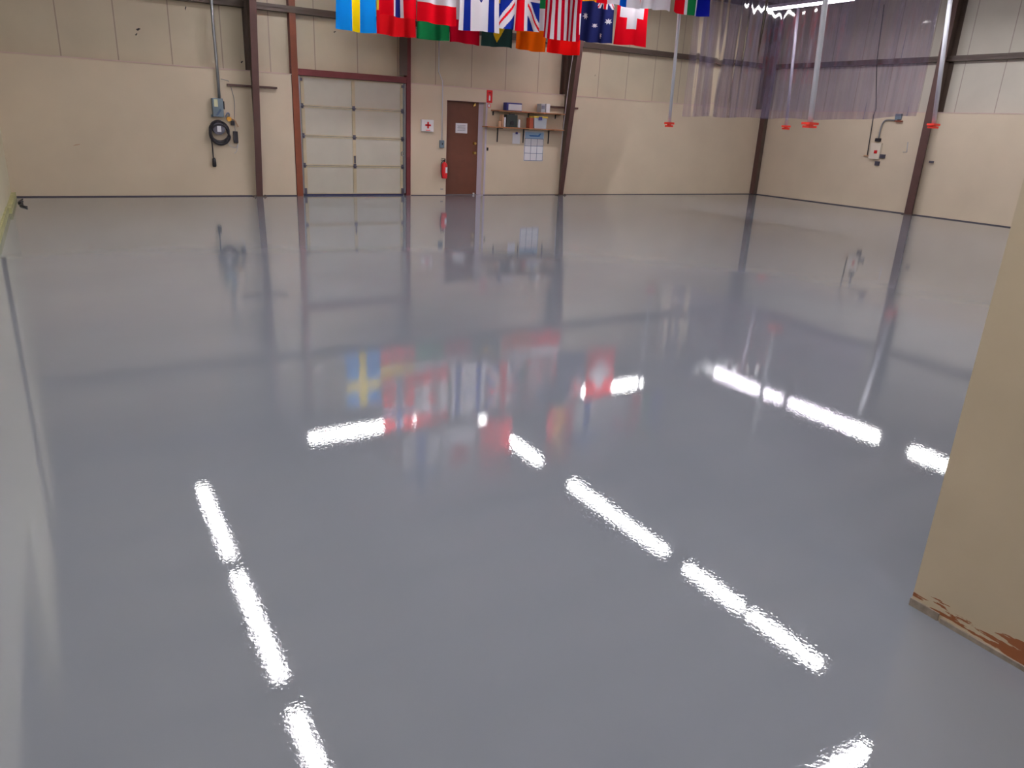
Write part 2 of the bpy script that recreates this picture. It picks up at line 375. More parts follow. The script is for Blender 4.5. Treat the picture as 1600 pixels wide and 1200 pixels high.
# ------------------------------------------------------------------ overhead door
t = thing('overhead_door', 'pale sectional overhead door of four panels between steel posts', 'door', (5.84, YB+.05, 0))
zs = [.03, .64, 1.25, 1.85, 2.44]
for i in range(4):
    bm = N(); z0, z1 = zs[i]+.006, zs[i+1]-.006
    for a, b_ in ((4.76, 5.80), (5.87, 6.96)):
        bx(bm, a, b_, YB+.075, YB+.085, z0+.02, z1-.02, 0)
    bx(bm, 4.69, 6.99, YB+.085, YB+.11, z0, z1, 0)
    bx(bm, 4.69, 6.99, YB+.062, YB+.085, z0, z0+.022, 1); bx(bm, 4.69, 6.99, YB+.062, YB+.085, z1-.022, z1, 1)
    for a, b_ in ((4.69, 4.76), (5.80, 5.87), (6.93, 6.99)): bx(bm, a, b_, YB+.058, YB+.085, z0+.022, z1-.022, 1)
    pn = obj('panel', bm, [M['doorpanel'], M['doorstile']], t)
    if i == 1: pn1 = pn
box('bottom_seal', 4.68, 7.0, YB+.06, YB+.11, 0.002, .034, mat('dark_blue_rubber', (40, 40, 84), .6), t)
for z in zs[1:4]:
    for x in (4.70, 5.835, 6.98):
        bm = N(); bx(bm, x-.03, x+.03, YB+.045, YB+.058, z-.05, z+.05); tube(bm, [(x-.045, YB+.04, z), (x+.045, YB+.04, z)], .014, 8); obj('hinge', bm, M['hinge'], t)
bm = N(); bx(bm, 5.82, 5.85, YB+.03, YB+.057, .70, .86); obj('lift_handle', bm, M['hinge'], pn1)
bm = N(); ring = [(6.985+.035*math.cos(a), YB+.05, .93+.05*math.sin(a)) for a in [k*math.pi/8 for k in range(16)]]; tube(bm, ring, .01, 6, True); obj('pull_ring', bm, M['galv'], pn1)
for x, s in ((4.655, 1), (7.025, -1)):
    bm = N(); bx(bm, x-.012, x+.012, YB+.0, YB+.05, .05, 2.43); bx(bm, x-.02, x-.012, YB-.005, YB+.05, .05, 2.43); obj('track', bm, M['galv'], t)
for x in (4.70, 6.98):
    box('corner_bracket', x-.03, x+.03, YB+.03, YB+.058, .03, .16, M['hinge'], t)
    box('corner_bracket', x-.025, x+.025, YB+.03, YB+.058, 2.34, 2.40, M['hinge'], t)

# ------------------------------------------------------------------ brown door with its notice
bm = N(); dy = YB+.12
bx(bm, 8.08, 8.97, dy, dy+.045, .01, 2.14)
d = struct(obj('door_1', bm, M['brown'], bevel=.004), 'plain dark brown door in the back wall')
bm = N(); bx(bm, 8.97, DX1, YB+.12, YB+.28, 0, DZ); bx(bm, 9.095, DX1+.04, YB-.008, YB-.0, 0, DZ+.03); bx(bm, 8.97, 9.098, YB-.004, YB+.12, 0, .01); obj('door_frame', bm, mat('lilac_grey_jamb', (196, 184, 200), .5), d)
bm = N(); bx(bm, 8.07, 8.08, YB, YB+.12, 0, 2.15); bx(bm, DX0, 9.1, YB+.002, YB+.16, 2.142, 2.15); obj('door_frame', bm, M['header'], d)
for z, r in ((.99, .032), (1.21, .03)):
    bm = N()
    for k in range(1): tube(bm, [(8.87, dy, z), (8.87, dy-.02, z)], .036, 14); tube(bm, [(8.87, dy-.02, z), (8.87, dy-.045, z)], .015, 10); tube(bm, [(8.87, dy-.045, z), (8.87, dy-.055, z), (8.87, dy-.075, z)], r, 14)
    obj('door_knob' if z < 1.1 else 'deadbolt', bm, M['brass'], d)
bm = N(); prism(bm, [(8.80, 2.04), (8.87, 2.07), (8.87, 2.12), (8.84, 2.12)], 1, dy-.03, dy); obj('door_closer', bm, M['brass'], d)
box('door_stop', 8.87, 8.895, dy-.05, dy, .01, .05, M['white'], d)
p0, p1 = at(712, 192, 1, dy-.004), at(730, 208.5, 1, dy-.004)
n_ = tag(box('notice', p0.x, p1.x, dy-.004, dy-.001, p1.z, p0.z, M['paper']), 'white printed notice taped to the brown door', 'notice')
for k in range(5): box('printed_line', p0.x+.05+.012*(k % 2), p1.x-.05, dy-.0055, dy-.0042, p1.z+.06+k*.027, p1.z+.07+k*.027, M['ink'], n_)

# ------------------------------------------------------------------ first-aid box, sign, extinguisher, switch
t = thing('first_aid_box', 'white wall box with a red cross beside the overhead door', 'first-aid box', (7.56, YB, 1.56))
cs = box('case', 7.40, 7.70, YB-.08, YB-.001, 1.44, 1.70, M['white'], t, .008)
bm = N(); bx(bm, 7.535, 7.575, YB-.085, YB-.081, 1.51, 1.65); bx(bm, 7.485, 7.625, YB-.085, YB-.081, 1.56, 1.60); obj('red_cross', bm, M['red'], cs)
box('printed_line', 7.50, 7.61, YB-.084, YB-.081, 1.465, 1.478, M['redlite'], t)

t = thing('fire_extinguisher_sign', 'red fire extinguisher sign high on the wall right of the brown door', 'sign', (9.18, YB, 2.29))
box('plate', 9.11, 9.26, YB-.012, YB-.001, 2.15, 2.43, M['red'], t)
bm = N(); prism(bm, [(9.165, 2.20), (9.205, 2.20), (9.205, 2.29), (9.195, 2.31), (9.175, 2.31), (9.165, 2.29)], 1, YB-.015, YB-.012); bx(bm, 9.178, 9.192, YB-.015, YB-.012, 2.31, 2.33); obj('white_extinguisher_symbol', bm, M['white'], t)
bm = N(); bx(bm, 9.15, 9.22, YB-.015, YB-.012, 2.365, 2.385); obj('printed_line', bm, mat('dark_red_print', (130, 10, 20)), t)
bm = N(); ring = [(9.18+.042*math.cos(a), YB-.008, 2.085+.042*math.sin(a)) for a in [k*math.pi/10 for k in range(20)]]; tube(bm, ring, .007, 6, True)
g = obj('round_red_label', bm, M['redlite']); bm = N(); tube(bm, [(9.18, YB-.001, 2.085), (9.18, YB-.007, 2.085)], .04, 18); obj('label_face', bm, M['paper'], g)
tag(g, 'small round red-rimmed sticker under the red extinguisher sign', 'sticker')

t = thing('fire_extinguisher', 'red fire extinguisher hung on the wall left of the brown door', 'fire extinguisher', (7.99, YB, .39))
ex, ey = 7.98, YB-.10
bm = N(); lathe(bm, [(.055, .40), (.07, .41), (.072, .45), (.072, .70), (.06, .74), (.03, .765), (.022, .78)], ex, ey, 20); cyl = obj('cylinder', bm, M['red'], t)
bm = N(); A_ = [(ex+.0735*math.sin(a), ey-.0735*math.cos(a)) for a in [k*.15-.1 for k in range(10)]]
for (p, q) in zip(A_, A_[1:]):
    vs = [bm.verts.new((x, y, z)) for (x, y), z in ((p, .53), (q, .53), (q, .66), (p, .66))]; bm.faces.new(vs)
obj('label_band', bm, M['paper'], cyl)
bm = N(); lathe(bm, [(.02, .78), (.026, .79), (.02, .815)], ex, ey, 12); bx(bm, ex-.09, ex+.02, ey-.014, ey+.014, .81, .825); bx(bm, ex-.08, ex+.02, ey-.012, ey+.012, .845, .857); bx(bm, ex+.0, ex+.02, ey-.01, ey+.01, .81, .857); obj('valve_handle', bm, M['black'], t)
pipe('hose', smooth_path([(ex-.02, ey, .8), (ex-.09, ey-.02, .76), (ex-.10, ey-.03, .62), (ex-.095, ey-.03, .5), (ex-.07, ey-.04, .43)]), .011, M['black'], t, 8)
box('wall_bracket', ex-.03, ex+.03, ey+.065, YB-.001, .55, .76, M['galv'], t)

t = thing('switch_box', 'grey switch box on a conduit above the fire extinguisher', 'switch', (7.95, YB, 1.19))
box('case', 7.88, 7.99, YB-.06, YB-.001, 1.09, 1.26, M['bluegrey'], t, .006)
box('toggle', 7.925, 7.945, YB-.075, YB-.06, 1.16, 1.20, M['black'], t)
pipe('conduit', [(7.935, YB-.03, 1.26), (7.935, YB-.03, 2.42), (7.93, YB-.03, 2.55), (7.90, YB+.12, 2.75), (7.90, YB+.12, 3.58)], .012, M['pipe'], t, 8)
tag(box('light_switch', 9.155, 9.20, YB-.015, YB-.001, 1.055, 1.13, M['black'], bevel=.003), 'small black wall switch right of the brown door', 'switch')
tag(box('wall_vent', 7.93, 8.0, YB-.008, YB-.001, .135, .155, M['ink']), 'tiny dark slot low on the wall left of the brown door', 'vent')

# ------------------------------------------------------------------ shelves
def shelf(z, x0, x1, dep, label, brs, by):
    t = thing('wall_shelf', label, 'shelf', ((x0+x1)/2, YB, z), 'wooden wall shelves')
    bo = box('board', x0, x1, YB-dep, YB-.002, z-.025, z, M['wood'], t, .003)
    for x in brs:
        bm = N(); prism(bm, [(YB-.002, z-.026), (YB-.002, z-.026-by), (YB-.014, z-.026-by), (YB-.03, z-.04), (YB-dep+.03, z-.04), (YB-dep+.03, z-.026)], 0, x-.012, x+.012); obj('bracket', bm, M['black'], t)
    return t
DEP = .28
s1z = at(800, 173, 1, YB-DEP).z; s2z = at(800, 199, 1, YB-DEP).z
xa = at(776, 171, 1, YB-DEP).x; xb = at(762, 196, 1, YB-DEP).x
shelf(s1z, xa, 11.22, DEP, 'upper wooden wall shelf right of the brown door', (xa+.06, 10.3, 11.1), .10)
shelf(s2z, xb, 11.22, DEP, 'lower wooden wall shelf carrying a grey tote and dark box', (9.44, 10.18, 10.93), .33)
def on_shelf(name, px0, px1, pyt, z, dep, m, label, cat, y=YB-.24):
    a = at(px0, pyt, 1, y); b = at(px1, pyt, 1, y)
    return box(name, a.x, b.x, y, y+dep, z+.001, a.z, m, None, .004), a, b
o, a, b = on_shelf('carton', 792, 816, 160, s1z, .16, M['navy'], '', ''); tag(o, 'dark blue carton with white front on the upper shelf', 'box')
box('white_front', a.x+.05, b.x-.01, YB-.244, YB-.2405, s1z+.012, a.z-.03, M['paper'], o)
o, a, b = on_shelf('binder', 846, 852, 162, s1z, .2, M['tote'], '', ''); tag(o, 'grey binder left of the white one on the upper shelf', 'binder')
box('spine_label', a.x+.01, b.x-.01, YB-.244, YB-.2405, s1z+.08, a.z-.04, M['ink'], o)
o, a, b = on_shelf('binder', 854, 860, 162, s1z, .2, M['white'], '', ''); tag(o, 'white binder at the right end of the upper shelf', 'binder')
o, a, b = on_shelf('small_jar', 780, 783.5, 189, s2z, .05, M['tan'], '', ''); tag(o, 'small tan jar at the left end of the lower shelf', 'jar')
o, a, b = on_shelf('booklet', 785.5, 787.5, 179, s2z, .14, M['tan'], '', ''); tag(o, 'thin tan booklet standing left of the dark box', 'book')
o, a, b = on_shelf('booklet', 788.5, 790.5, 183, s2z, .14, M['paper'], '', ''); tag(o, 'thin pale booklet touching the dark box on the lower shelf', 'book')
o, a, b = on_shelf('radio', 792, 809, 179, s2z, .15, M['darkgreen'], '', ''); tag(o, 'dark green-black radio on the lower shelf', 'radio')
bm = N(); tube(bm, [((a.x+b.x)/2, YB-.241, s2z+.1), ((a.x+b.x)/2, YB-.25, s2z+.1)], .055, 16); obj('speaker_grille', bm, M['black'], o)
box('carry_handle', a.x+.10, b.x-.06, YB-.2, YB-.17, a.z+.001, a.z+.03, M['black'], o)
o, a, b = on_shelf('small_bottle', 810.5, 813, 187, s2z, .04, M['paper'], '', ''); tag(o, 'small pale bottle right of the dark radio', 'bottle')
o, a, b = on_shelf('red_box', 828, 834, 184, s2z, .16, M['brick'], '', ''); tag(o, 'red-brown box left of the grey tote', 'box')
t = thing('storage_tote', 'grey plastic tote with yellow lid on the lower shelf', 'tote', (10.6, YB-.15, s2z))
a = at(835, 184, 1, YB-.24); b = at(855, 184, 1, YB-.24)
bm = N(); prism(bm, [(a.x+.02, s2z+.002), (b.x-.02, s2z+.002), (b.x, a.z), (a.x, a.z)], 1, YB-.24, YB-.03); obj('tub', bm, M['tote'], t)
box('lid', a.x-.015, b.x+.015, YB-.25, YB-.02, a.z+.001, a.z+.04, M['yellow'], t, .006)
box('latch', a.x+.12, a.x+.22, YB-.258, YB-.25, a.z-.05, a.z+.03, M['navy'], t)

# papers below the shelves
t = thing('clipboard', 'pale clipboard with dark clip under the lower shelf', 'clipboard', (9.99, YB, 1.3))
p0, p1 = at(801, 206, 1, YB), at(812, 225, 1, YB)
box('sheet', p0.x, p1.x, YB-.008, YB-.001, p1.z, p0.z-.02, M['paper'], t)
box('clip', (p0.x+p1.x)/2-.03, (p0.x+p1.x)/2+.03, YB-.02, YB-.008, p0.z-.05, p0.z, M['navy'], t)
t = thing('wall_planner', 'white wall planner with blue heading and ruled grid', 'planner', (10.5, YB, 1.2))
p0, p1 = at(820, 204, 1, YB), at(847.5, 252, 1, YB)
px0, px1, pz0, pz1 = p0.x, p1.x, p1.z, p0.z
box('sheet', px0, px1, YB-.006, YB-.001, pz0, pz1, M['paper'], t)
pale = mat('pale_blue_print', (160, 190, 222), .6)
box('heading_band', px0+.01, px1-.01, YB-.0075, YB-.006, pz1-.18, pz1-.03, pale, t)
bm = N(); cx_ = (px0+px1)/2
prism(bm, [(cx_-.17, pz1-.10), (cx_+.11, pz1-.10), (cx_+.16, pz1-.055), (cx_+.20, pz1-.055), (cx_+.15, pz1-.135), (cx_-.12, pz1-.135)], 1, YB-.0095, YB-.0075); obj('boat_shape', bm, M['blue'], t)
bm = N(); zt = pz1-.19
for k in range(4):
    x = px0+.01+(px1-px0-.026)*k/3; bx(bm, x, x+.009, YB-.009, YB-.006, pz0+.01, zt)
for k in range(4):
    z = pz0+.01+(zt-pz0-.01)*k/3; bx(bm, px0+.01, px1-.01, YB-.009, YB-.006, z, z+.011)
obj('ruled_grid', bm, mat('blue_grey_rule', (90, 110, 150), .6), t)

# short cross bars on the two columns
for k, (a, b, z, lab) in enumerate((((355, 133), (433, 137), 0, 'short dark bar crossing the left column above the cord coil'), ((858, 166), (903, 170), 0, 'short dark bar crossing the right column beside the shelves'))):
    p, q = at(*a, 1, YB-.06), at(*b, 1, YB-.06); z = (p.z+q.z)/2
    bm = N()
    if k == 0: bx(bm, p.x, q.x, YB-.075, YB-.002, z-.02, z+.02)
    else: bx(bm, p.x, q.x, YB-.075, YB-.002, z-.022, z+.022)
    xc = 3.68 if k == 0 else 11.36
    tag(obj('cross_bar', bm, M['steel']), lab, 'bar', 'cross bars on the columns')
pipe_o = pipe('column_wire', [(11.36-.10, YB-.13, .9), (11.36-.10, YB-.16, 1.6), (11.36-.10, YB-.30, 2.9), (11.36-.1, YB-.40, 3.5), (11.36-.1, YB-.58, 5.0)], .008, M['pipe'])
tag(pipe_o, 'pale wire running up the right column', 'wire')

# ------------------------------------------------------------------ electrical gear left
t = thing('disconnect_box', 'grey electrical disconnect box under a long conduit', 'electrical box', (3.04, YB, 1.73))
p0, p1 = at(331, 153, 1, YB-.12), at(350, 183, 1, YB-.12)
box('case', p0.x, p1.x, YB-.14, YB-.001, p1.z, p0.z, M['bluegrey'], t, .008)
box('rating_label', p0.x+.03, p0.x+.10, YB-.144, YB-.1405, p0.z-.16, p0.z-.02, mat('cream_label', (206, 204, 170), .6), t)
bm = N(); prism(bm, [(p0.x+.05, p1.z+.03), (p0.x+.08, p1.z+.02), (p1.x-.04, p1.z+.13), (p1.x-.07, p1.z+.15)], 1, YB-.15, YB-.141); obj('swoosh_mark', bm, mat('steel_blue_print', (80, 100, 130)), t)
box('lever', p1.x, p1.x+.03, YB-.11, YB-.07, p0.z-.2, p0.z-.05, M['black'], t)
box('mounting_foot', p0.x-.02, p0.x+.02, YB-.04, YB-.002, p1.z-.01, p1.z+.04, M['bluegrey'], t)
ctop = at(329, 0, 1, YB+.1)
pipe('conduit', [(p0.x+.15, YB-.07, p0.z), (p0.x+.15, YB-.07, 2.5), (p0.x+.14, YB-.07, 3.2), (p0.x+.14, YB-.07, 5.0)], .028, M['galv'], t)
pipe('wire', [(p0.x+.21, YB-.05, 2.26), (p0.x+.35, YB-.03, 2.24), (3.24, YB-.03, 2.22)], .005, M['ink'], t, 6)

t = thing('power_cord_coil', 'coil of thick black power cord hanging below the disconnect box', 'cord', (3.0, YB, 1.3))
c0 = at(343, 206, 1, YB-.1); bm = N(); pts = []
for k in range(5*28):
    a = 2*math.pi*k/28; turn = k/28
    rr = .165+.012*math.sin(turn*2.1)+.012*(turn % 2); dz = -.018*turn
    pts.append((c0.x+rr*math.cos(a), YB-.05-.018*turn, c0.z+.03+dz+rr*1.06*math.sin(a)))
tube(bm, pts, .017, 8); obj('cord_loops', bm, M['black'], t)
pl = at(335, 256, 1, YB-.05); st = at(330, 218, 1, YB-.05)
pipe('cord_tail', smooth_path([(st.x, YB-.06, st.z+.06), (st.x+.01, YB-.06, st.z-.1), (pl.x-.01, YB-.05, pl.z+.12)]), .0125, M['black'], t)
bm = N(); lathe(bm, [(.02, pl.z+.12), (.035, pl.z+.09), (.04, pl.z-.03), (.03, pl.z-.06)], pl.x, YB-.05, 12); obj('plug', bm, M['black'], t)
bm = N(); tube(bm, [(c0.x-.01, YB-.002, c0.z+.06), (c0.x-.01, YB-.13, c0.z+.06)], .115, 24); r_ = obj('round_receptacle', bm, mat('dark_grey_cover', (92, 90, 104), .4))
tag(r_, 'round dark grey socket housing inside the coil of cord', 'socket')
box('receptacle_label', c0.x-.045, c0.x+.03, YB-.133, YB-.1301, c0.z+.0, c0.z+.11, M['paper'], r_)
t = thing('plug_adapter', 'yellow and orange plug adapter beside the disconnect box', 'adapter', (3.2, YB, 1.5))
q = at(358, 186, 1, YB-.05)
bm = N(); tube(bm, [(q.x, YB-.002, q.z), (q.x, YB-.08, q.z)], .045, 14); obj('body', bm, M['amber'], t)
pipe('tail', smooth_path([(q.x+.03, YB-.05, q.z), (q.x+.1, YB-.04, q.z-.01), (q.x+.15, YB-.04, q.z-.1), (q.x+.17, YB-.03, q.z-.14)]), .012, M['tan'], t)
pipe('stub', smooth_path([(q.x-.07, YB-.05, q.z+.03), (q.x-.03, YB-.05, q.z+.11), (q.x+.01, YB-.05, q.z+.10), (q.x, YB-.05, q.z+.03)]), .014, M['ink'], t)
q2 = at(363.5, 192, 1, YB-.05)
tag(box('black_plug', q2.x-.03, q2.x+.035, YB-.07, YB-.012, q2.z-.05, q2.z+.04, M['black'], bevel=.01), 'small black plug right of the yellow adapter', 'plug')
t = thing('remote_pendant', 'black pendant control box hanging on a thin wire', 'control box', (3.3, YB, 1.18))
p0, p1 = at(364, 205, 1, YB-.05), at(372.5, 223.5, 1, YB-.05)
box('case', p0.x, p1.x, YB-.07, YB-.015, p1.z, p0.z, M['black'], t, .008)
pipe('hanging_wire', smooth_path([((p0.x+p1.x)/2, YB-.04, p0.z), ((p0.x+p1.x)/2+.0, YB-.03, p0.z+.2), (3.32, YB-.03, 1.85), (3.27, YB-.03, 2.13)]), .005, M['ink'], t, 6)
pipe('white_loop', smooth_path([(p0.x-.08, YB-.02, p0.z-.18), (p0.x-.10, YB-.02, p1.z-.02), (p0.x-.02, YB-.02, p1.z-.09), (p1.x-.03, YB-.02, p1.z-.08), (p1.x, YB-.02, p1.z-.0), (p1.x-.03, YB-.02, p1.z-.14), (p0.x, YB-.02, p1.z-.21)]), .005, M['pipe'], t, 6)

# strap scrap on the floor by the left corner
a = at(30, 312, 2, .01); b = at(31, 324, 2, .01)
bm = N(); tube(bm, smooth_path([(a.x+.05, a.y-.05, .02), (a.x, a.y-.5, .012), (a.x+.06, (a.y+b.y)/2, .012), (b.x, b.y+.3, .012), (b.x+.10, b.y, .015)]), .014, 8)
tag(obj('cord_scrap', bm, M['black']), 'short black cord end lying on the floor in the left corner', 'cord')

# ------------------------------------------------------------------ electrical gear on the right wall
t = thing('valve_cabinet', 'small pale control cabinet with conduit on the right wall', 'electrical box', (XR, 12.62, 1.5))
def rb(name, pa, pb, dep, m, off=0):
    a, b = at(*pa, 0, XR), at(*pb, 0, XR)
    return box(name, XR-off-dep, XR-off-.001, min(a.y, b.y), max(a.y, b.y), min(a.z, b.z), max(a.z, b.z), m, t, .004)
rb('case', (1364, 223), (1375, 249), .08, mat('cream_cabinet', (222, 210, 194), .5))
rb('black_cap', (1370, 216), (1376.5, 221.5), .07, M['black'])
rb('red_switch', (1369.5, 235), (1373, 240), .02, M['red'], .08)
rb('side_socket', (1376.5, 241), (1383, 247.5), .05, M['hinge'])
rb('lower_bracket', (1369, 252), (1374, 259), .05, M['hinge'])
c1, c2, c3 = at(1373, 216, 0, XR-.04), at(1378, 192, 0, XR-.04), at(1402, 188, 0, XR-.04)
pipe('conduit', smooth_path([c1, (XR-.04, c2.y, c2.z-.1), (XR-.04, c2.y-.08, c3.z-.01), (XR-.04, c3.y+.1, c3.z), c3]), .017, M['galv'], t)
t = thing('junction_box', 'small grey junction box on the ledge line of the right wall', 'junction box', (XR, 12.2, 2.3))
rb('case', (1402, 178), (1409, 187), .07, M['bluegrey'])
rb('bracket', (1401, 188.5), (1411, 190.5), .09, M['brick'])
p = at(1355, 243, 0, XR-.03); q = at(1365, 180, 0, XR-.03)
o = pipe('wall_cable', [p, at(1356, 236, 0, XR-.03), at(1365, 180, 0, XR-.03), (XR+.02, q.y, 2.52), (UR-.22, at(1377, 60, 0, UR-.22).y, 3.66), (UR-.22, at(1383, 0, 0, UR-.22).y, 5.0)], .012, M['black'], None, 8)
tag(o, 'long dark cable running down the right wall', 'cable')
tag(box('cable_clip', XR-.04, XR-.002, p.y-.12, p.y+.10, p.z-.02, p.z+.01, M['tan']), 'small tan clip at the lower end of the long dark cable', 'clip')
p = at(1417, 238, 0, XR); q = at(1419, 222, 0, XR)
o = pipe('short_conduit', [(XR-.01, q.y, q.z), (XR-.01, p.y, p.z), (XR-.01, p.y+.10, p.z)], .008, M['pipe'], None, 6); tag(o, 'short pale hooked rod on the right wall left of the dark column', 'rod')
p = at(1452, 203, 0, XR)
tag(box('wall_hook', XR-.05, XR-.002, 11.06, 11.16, 1.28, 1.33, M['hinge']), 'small grey hook on the right wall beside the dark column', 'hook')

# ------------------------------------------------------------------ drop poles with red ends
for (bx_, by_), (tx, ty), Y, w_, lab in (((1046, 191), (1061, 25), 13.2, .035, 'white drop pole with red end nearest the flags'),
                                     ((1228.5, 196), (1247.6, 10), 13.8, .037, 'thin white drop pole with red end seen through the plastic sheet'),
                                     ((1266, 191), (1290, 0), 9.7, .05, 'thickest white drop pole with red end hanging in front of the sheet'),
                                     ((1459, 193), (1485, 0), 10.0, .045, 'white drop pole with red end in front of the right wall column')):
    p, q = at(bx_, by_, 1, Y), at(tx, ty, 1, Y); d_ = (q-p)/(q.z-p.z); top = p+d_*(zroof(Y)-.02-p.z)
    t = thing('drop_pole', lab, 'pole', p, 'white poles hanging from the roof')
    bm = N(); tube(bm, [p, top], w_, 12, r2=w_*1.0); obj('shaft', bm, M['pipe'], t)
    ww = w_*2.6; bm = N(); bx(bm, p.x-ww, p.x+ww, Y-ww*.7, Y+ww*.7, p.z-.045, p.z-.002); bx(bm, p.x-ww*.8, p.x+ww*.8, Y-ww*.6, Y+ww*.6, p.z-.10, p.z-.06); bx(bm, p.x-ww*.4, p.x+ww*.4, Y-ww*.3, Y+ww*.3, p.z-.06, p.z-.045); obj('red_end', bm, M['redlite'], t)

# ------------------------------------------------------------------ clear plastic sheet
XC = 13.9; ya, yb = 8.75, 15.0; nU, nV = 420, 60
bm = N(); rows = []; rnd = random.Random(3)
ph = [(rnd.uniform(2, 34), rnd.uniform(0, 6.28), rnd.uniform(-.5, .5)) for _ in range(14)]
for j in range(nV+1):
    row = []
    for i in range(nU+1):
        y = ya+(yb-ya)*i/nU; zb = 2.09+.10*max(0, (10.4-y)/1.65)+.012*math.sin(y*5); zt = zroof(y)-.25; z = zb+(zt-zb)*j/nV
        x = XC+sum(.024/(a+3)*math.sin(a*y+b+c*z*1.6) for a, b, c in ph)*1.0+.006*math.sin(3*z+y*2)+.01*math.sin(y*1.3)
        row.append(bm.verts.new((x, y, z)))
    rows.append(row)
for A, B in zip(rows, rows[1:]):
    for i in range(nU): bm.faces.new((A[i], A[i+1], B[i+1], B[i])).smooth = True
o = obj('plastic_curtain', bm, M['plastic']); tag(o, 'clear crinkled plastic sheet hanging from the roof at right', 'curtain')

# ------------------------------------------------------------------ strip lights
def fixture(x, y, z, L, alongx, label):
    t = thing('strip_light', label, 'ceiling light', (x, y, z), 'fluorescent strip lights')
    def b_(name, u0, u1, v0, v1, z0, z1, m, bev=0):
        if alongx: return box(name, x+u0, x+u1, y+v0, y+v1, z0, z1, m, t, bev)
        return box(name, x+v0, x+v1, y+u0, y+u1, z0, z1, m, t, bev)
    h = L/2
    b_('housing', -h, h, -.055, .055, z+.05, z+.10, M['white'])
    bm = N()
    for s in (-1, 1):
        pts = [(-h, s*.055, z+.05), (h, s*.055, z+.05), (h, s*.13, z+.02), (-h, s*.13, z+.02)]
        pp = [((x+a, y+b2, c) if alongx else (x+b2, y+a, c)) for a, b2, c in pts]
        vs = [bm.verts.new(p) for p in pp]; ws = [bm.verts.new((p[0], p[1], p[2]+.003)) for p in pp]
        bm.faces.new(vs); bm.faces.new(ws[::-1])
        for k in range(4): bm.faces.new((vs[k], vs[(k+1) % 4], ws[(k+1) % 4], ws[k]))
    obj('reflector', bm, M['white'], t)
    for s in (-1, 1):
        a, b2 = ((x-h+.03, y+s*.05, z+.015), (x+h-.03, y+s*.05, z+.015)) if alongx else ((x+s*.05, y-h+.03, z+.015), (x+s*.05, y+h-.03, z+.015))
        bm = N(); tube(bm, [a, b2], .019, 12); obj('tube', bm, M['tube'], t)
    for s in (-1, 1):
        u = s*h*.7; px_, py_ = (x+u, y) if alongx else (x, y+u)
        pipe('hanger', [(px_, py_, z+.10), (px_, py_, zroof(py_)-.005)], .004, M['string'], t, 5)
ZL = 4.53
for x, L_, side in ((1.52, [(10.15, 12.6), (7.25, 9.7), (4.3, 6.75), (1.5, 3.95), (-1.6, .85)], 'left'),  # last two of this row are unseen, added to light the near wall
              (7.5, [(10.95, 13.4), (7.3, 9.95), (5.72, 6.88), (4.4, 5.62)], 'middle'),
              (15.1, [(11.45, 13.85), (8.75, 11.25), (5.6, 8.05), (2.9, 5.35)], 'right')):
    for k, (y0, y1) in enumerate(L_):
        where = ['farthest', 'second', 'third', 'fourth', 'fifth'][k]
        fixture(x, (y0+y1)/2, ZL, y1-y0, False, 'twin tube strip light, %s from the back wall in the %s row' % (where, side))
fixture(5.05, 14.15, 4.64, 2.45, True, 'twin tube strip light set crossways left of the flags')
fixture(11.6, 14.2, 4.64, 2.45, True, 'twin tube strip light set crossways right of the flags')
fixture(5.65, 3.3, ZL, 2.45, True, 'twin tube strip light set crossways nearest the camera')

# ------------------------------------------------------------------ flags
R_, W_, B_, G_, Y_, K_, O_ = (222, 16, 34), (232, 228, 238), (24, 44, 140), (30, 130, 74), (250, 214, 30), (24, 24, 28), (236, 104, 14)
DR_ = (196, 10, 40)
def pip(poly, x, y):
    c = False; n = len(poly)
    for i in range(n):
        (x0, y0), (x1, y1) = poly[i], poly[(i+1) % n]
        if (y0 > y) != (y1 > y) and x < (x1-x0)*(y-y0)/(y1-y0)+x0: c = not c
    return c
def star(cx, cy, r, n, inner=.45, rot=0, asp=1):
    return [(cx+(r if k % 2 == 0 else r*inner)*math.sin(rot+math.pi*k/n), cy-asp*(r if k % 2 == 0 else r*inner)*math.cos(rot+math.pi*k/n)) for k in range(2*n)]
# u runs left to right as the camera sees the flag, v from the hoist (top) down to the fly (bottom), both in metres of a .8 x 1.3 cloth
FW, FL = .80, 1.30
def nordic(f, c, edge=None, ew=0, cw=.16):
    def g(u, v):
        a, b = abs(u-FW/2), abs(v-FL*.36)
        if min(a, b) < cw/2: return c
        if edge and min(a, b) < cw/2+ew: return edge
        return f
    return g
def bandsv(cols, ws):
    def g(u, v):
        s = 0
        for c, w_ in zip(cols, ws):
            s += w_
            if u/FW < s: return c
        return cols[-1]
    return g
def bandsh(cols):
    return lambda u, v: cols[min(len(cols)-1, int(v/FL*len(cols)))]
LEAF = [(0, -.19), (.04, -.11), (.09, -.14), (.075, -.03), (.13, -.08), (.14, -.04), (.2, -.05), (.17, .02), (.2, .05), (.1, .11), (.11, .14), (.01, .125), (.01, .2), (-.01, .2), (-.01, .125), (-.11, .14), (-.1, .11), (-.2, .05), (-.17, .02), (-.2, -.05), (-.14, -.04), (-.13, -.08), (-.075, -.03), (-.09, -.14), (-.04, -.11)]
def canada(u, v):
    if v < FL*.25 or v > FL*.75: return R_
    return R_ if pip([(a, b) for a, b in LEAF], (FL/2-v)*1.1, (u-FW/2)*1.1) else W_
def israel(u, v):
    if .09 < u < .21 or FW-.21 < u < FW-.09: return B_
    s = [(.17*math.sin(k*2*math.pi/3), .17*math.cos(k*2*math.pi/3)) for k in range(3)]
    for q in (1, -1):
        a, b = q*(v-FL/2), u-FW/2
        if pip(s, b, a) and not pip([(x*.7, y*.7) for x, y in s], b, a): return B_
    return W_
